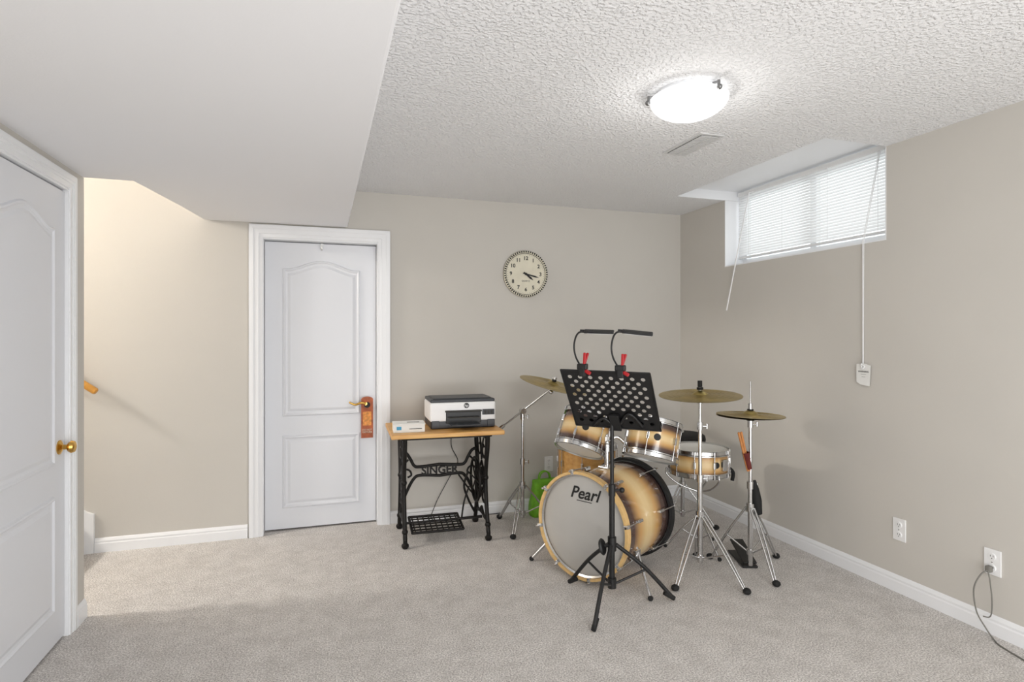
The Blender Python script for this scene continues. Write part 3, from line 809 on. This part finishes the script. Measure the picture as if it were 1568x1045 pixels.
def cliplamp(name, off, lean, zh):
    b = B(name)
    o = MD @ Vector((off, hgt+.004, 0))
    Ml = frame(wv, Vector((0, 0, 1)).cross(wv), Vector((0, 0, 1)), o)
    b.box((0, 0, .016), (.05, .04, .030), M_blk, Ml, .006); b.box((.0, 0, -.012), (.028, .010, .04), M_blk, Ml @ T(0, -.014, 0), .003)
    b.box((.0, 0, -.012), (.028, .008, .04), M_blk, Ml @ T(0, .014, 0), .003)
    for s in (-1, 1):
        b.box((.012, s*.012, .050), (.014, .010, .07), M_red, Ml @ T(.012, 0, .045) @ RY(10+8*s) @ T(-.012, 0, -.045), .004)
    b.box((.022, 0, .004), (.045, .012, .018), M_red, Ml @ RY(30), .004)
    b.tube([(-.01, 0, .02), (-.035, .01, .06), (-.045, .01, .11), (-.035, .0, zh-.03), (-.015, -.005, zh-.004), (.015, 0, zh)], .0045, M_blk, M=Ml)
    hm = Ml @ T(0, 0, zh+.002) @ RZ(6) @ RY(lean) @ RX(18)
    b.box((.080, 0, 0), (.145, .042, .012), M_blk, hm, .005); b.box((.085, 0, -.0065), (.125, .032, .002), M_plastic, hm)
    b.cyl((-.012, 0, 0), (.02, 0, 0), .008, M_blk, M=hm)
    return b.done()
cliplamp('clip_on_book_light', -.105, 2, .188); cliplamp('clip_on_book_light', .08, 6, .192)

# ------------------------------------------------------------ lights
def light(name, kind, loc, energy, color=(1, 1, 1), rot=None, **kw):
    l = bpy.data.lights.new(name, kind); l.energy = energy; l.color = color
    for k, v in kw.items(): setattr(l, k, v)
    o = bpy.data.objects.new(name, l); o.location = loc
    if rot: o.rotation_euler = [math.radians(a) for a in rot]
    bpy.context.collection.objects.link(o); return o
light('stairwell_lamp', 'POINT', (-3.3, 3.60, 2.58), 190, (1, .955, .89), shadow_soft_size=.14)
light('ceiling_light_bulb', 'POINT', (1.48, 2.12, 2.21), 2.6, (1, .985, .96), shadow_soft_size=.05)
light('rear_fill', 'AREA', (.9, -1.3, 2.3), 64, (1, .995, .985), (38, 0, 0), shape='RECTANGLE', size=2.2, size_y=1.0)  # fill light added behind the camera, no fixture there; lifts the back wall
light('bounce_fill', 'AREA', (1.1, -.3, .12), 52, (1, 1, 1), (128, 0, 0), shape='RECTANGLE', size=3.0, size_y=.9)  # added fill near the floor, aimed up to brighten the ceiling
light('window_daylight', 'AREA', (3.75, 3.06, 2.35), 4.0, (.97, .985, 1), (0, 82, 0), shape='RECTANGLE', size=1.0, size_y=1.8)
w = bpy.data.worlds.new('World'); scene.world = w; w.use_nodes = True
w.node_tree.nodes['Background'].inputs[0].default_value = (.98, .99, 1, 1)
w.node_tree.nodes['Background'].inputs[1].default_value = 1.8

# ------------------------------------------------------------ camera
cd = bpy.data.cameras.new('camera'); cam = bpy.data.objects.new('camera', cd); bpy.context.collection.objects.link(cam)
cd.sensor_width = 36; cd.lens = 20.5; cd.shift_y = -.0056; cd.clip_start = .05
cam.location = (0, 0, 1.37); cam.rotation_euler = (math.radians(90), 0, math.radians(-18.05))
scene.camera = cam
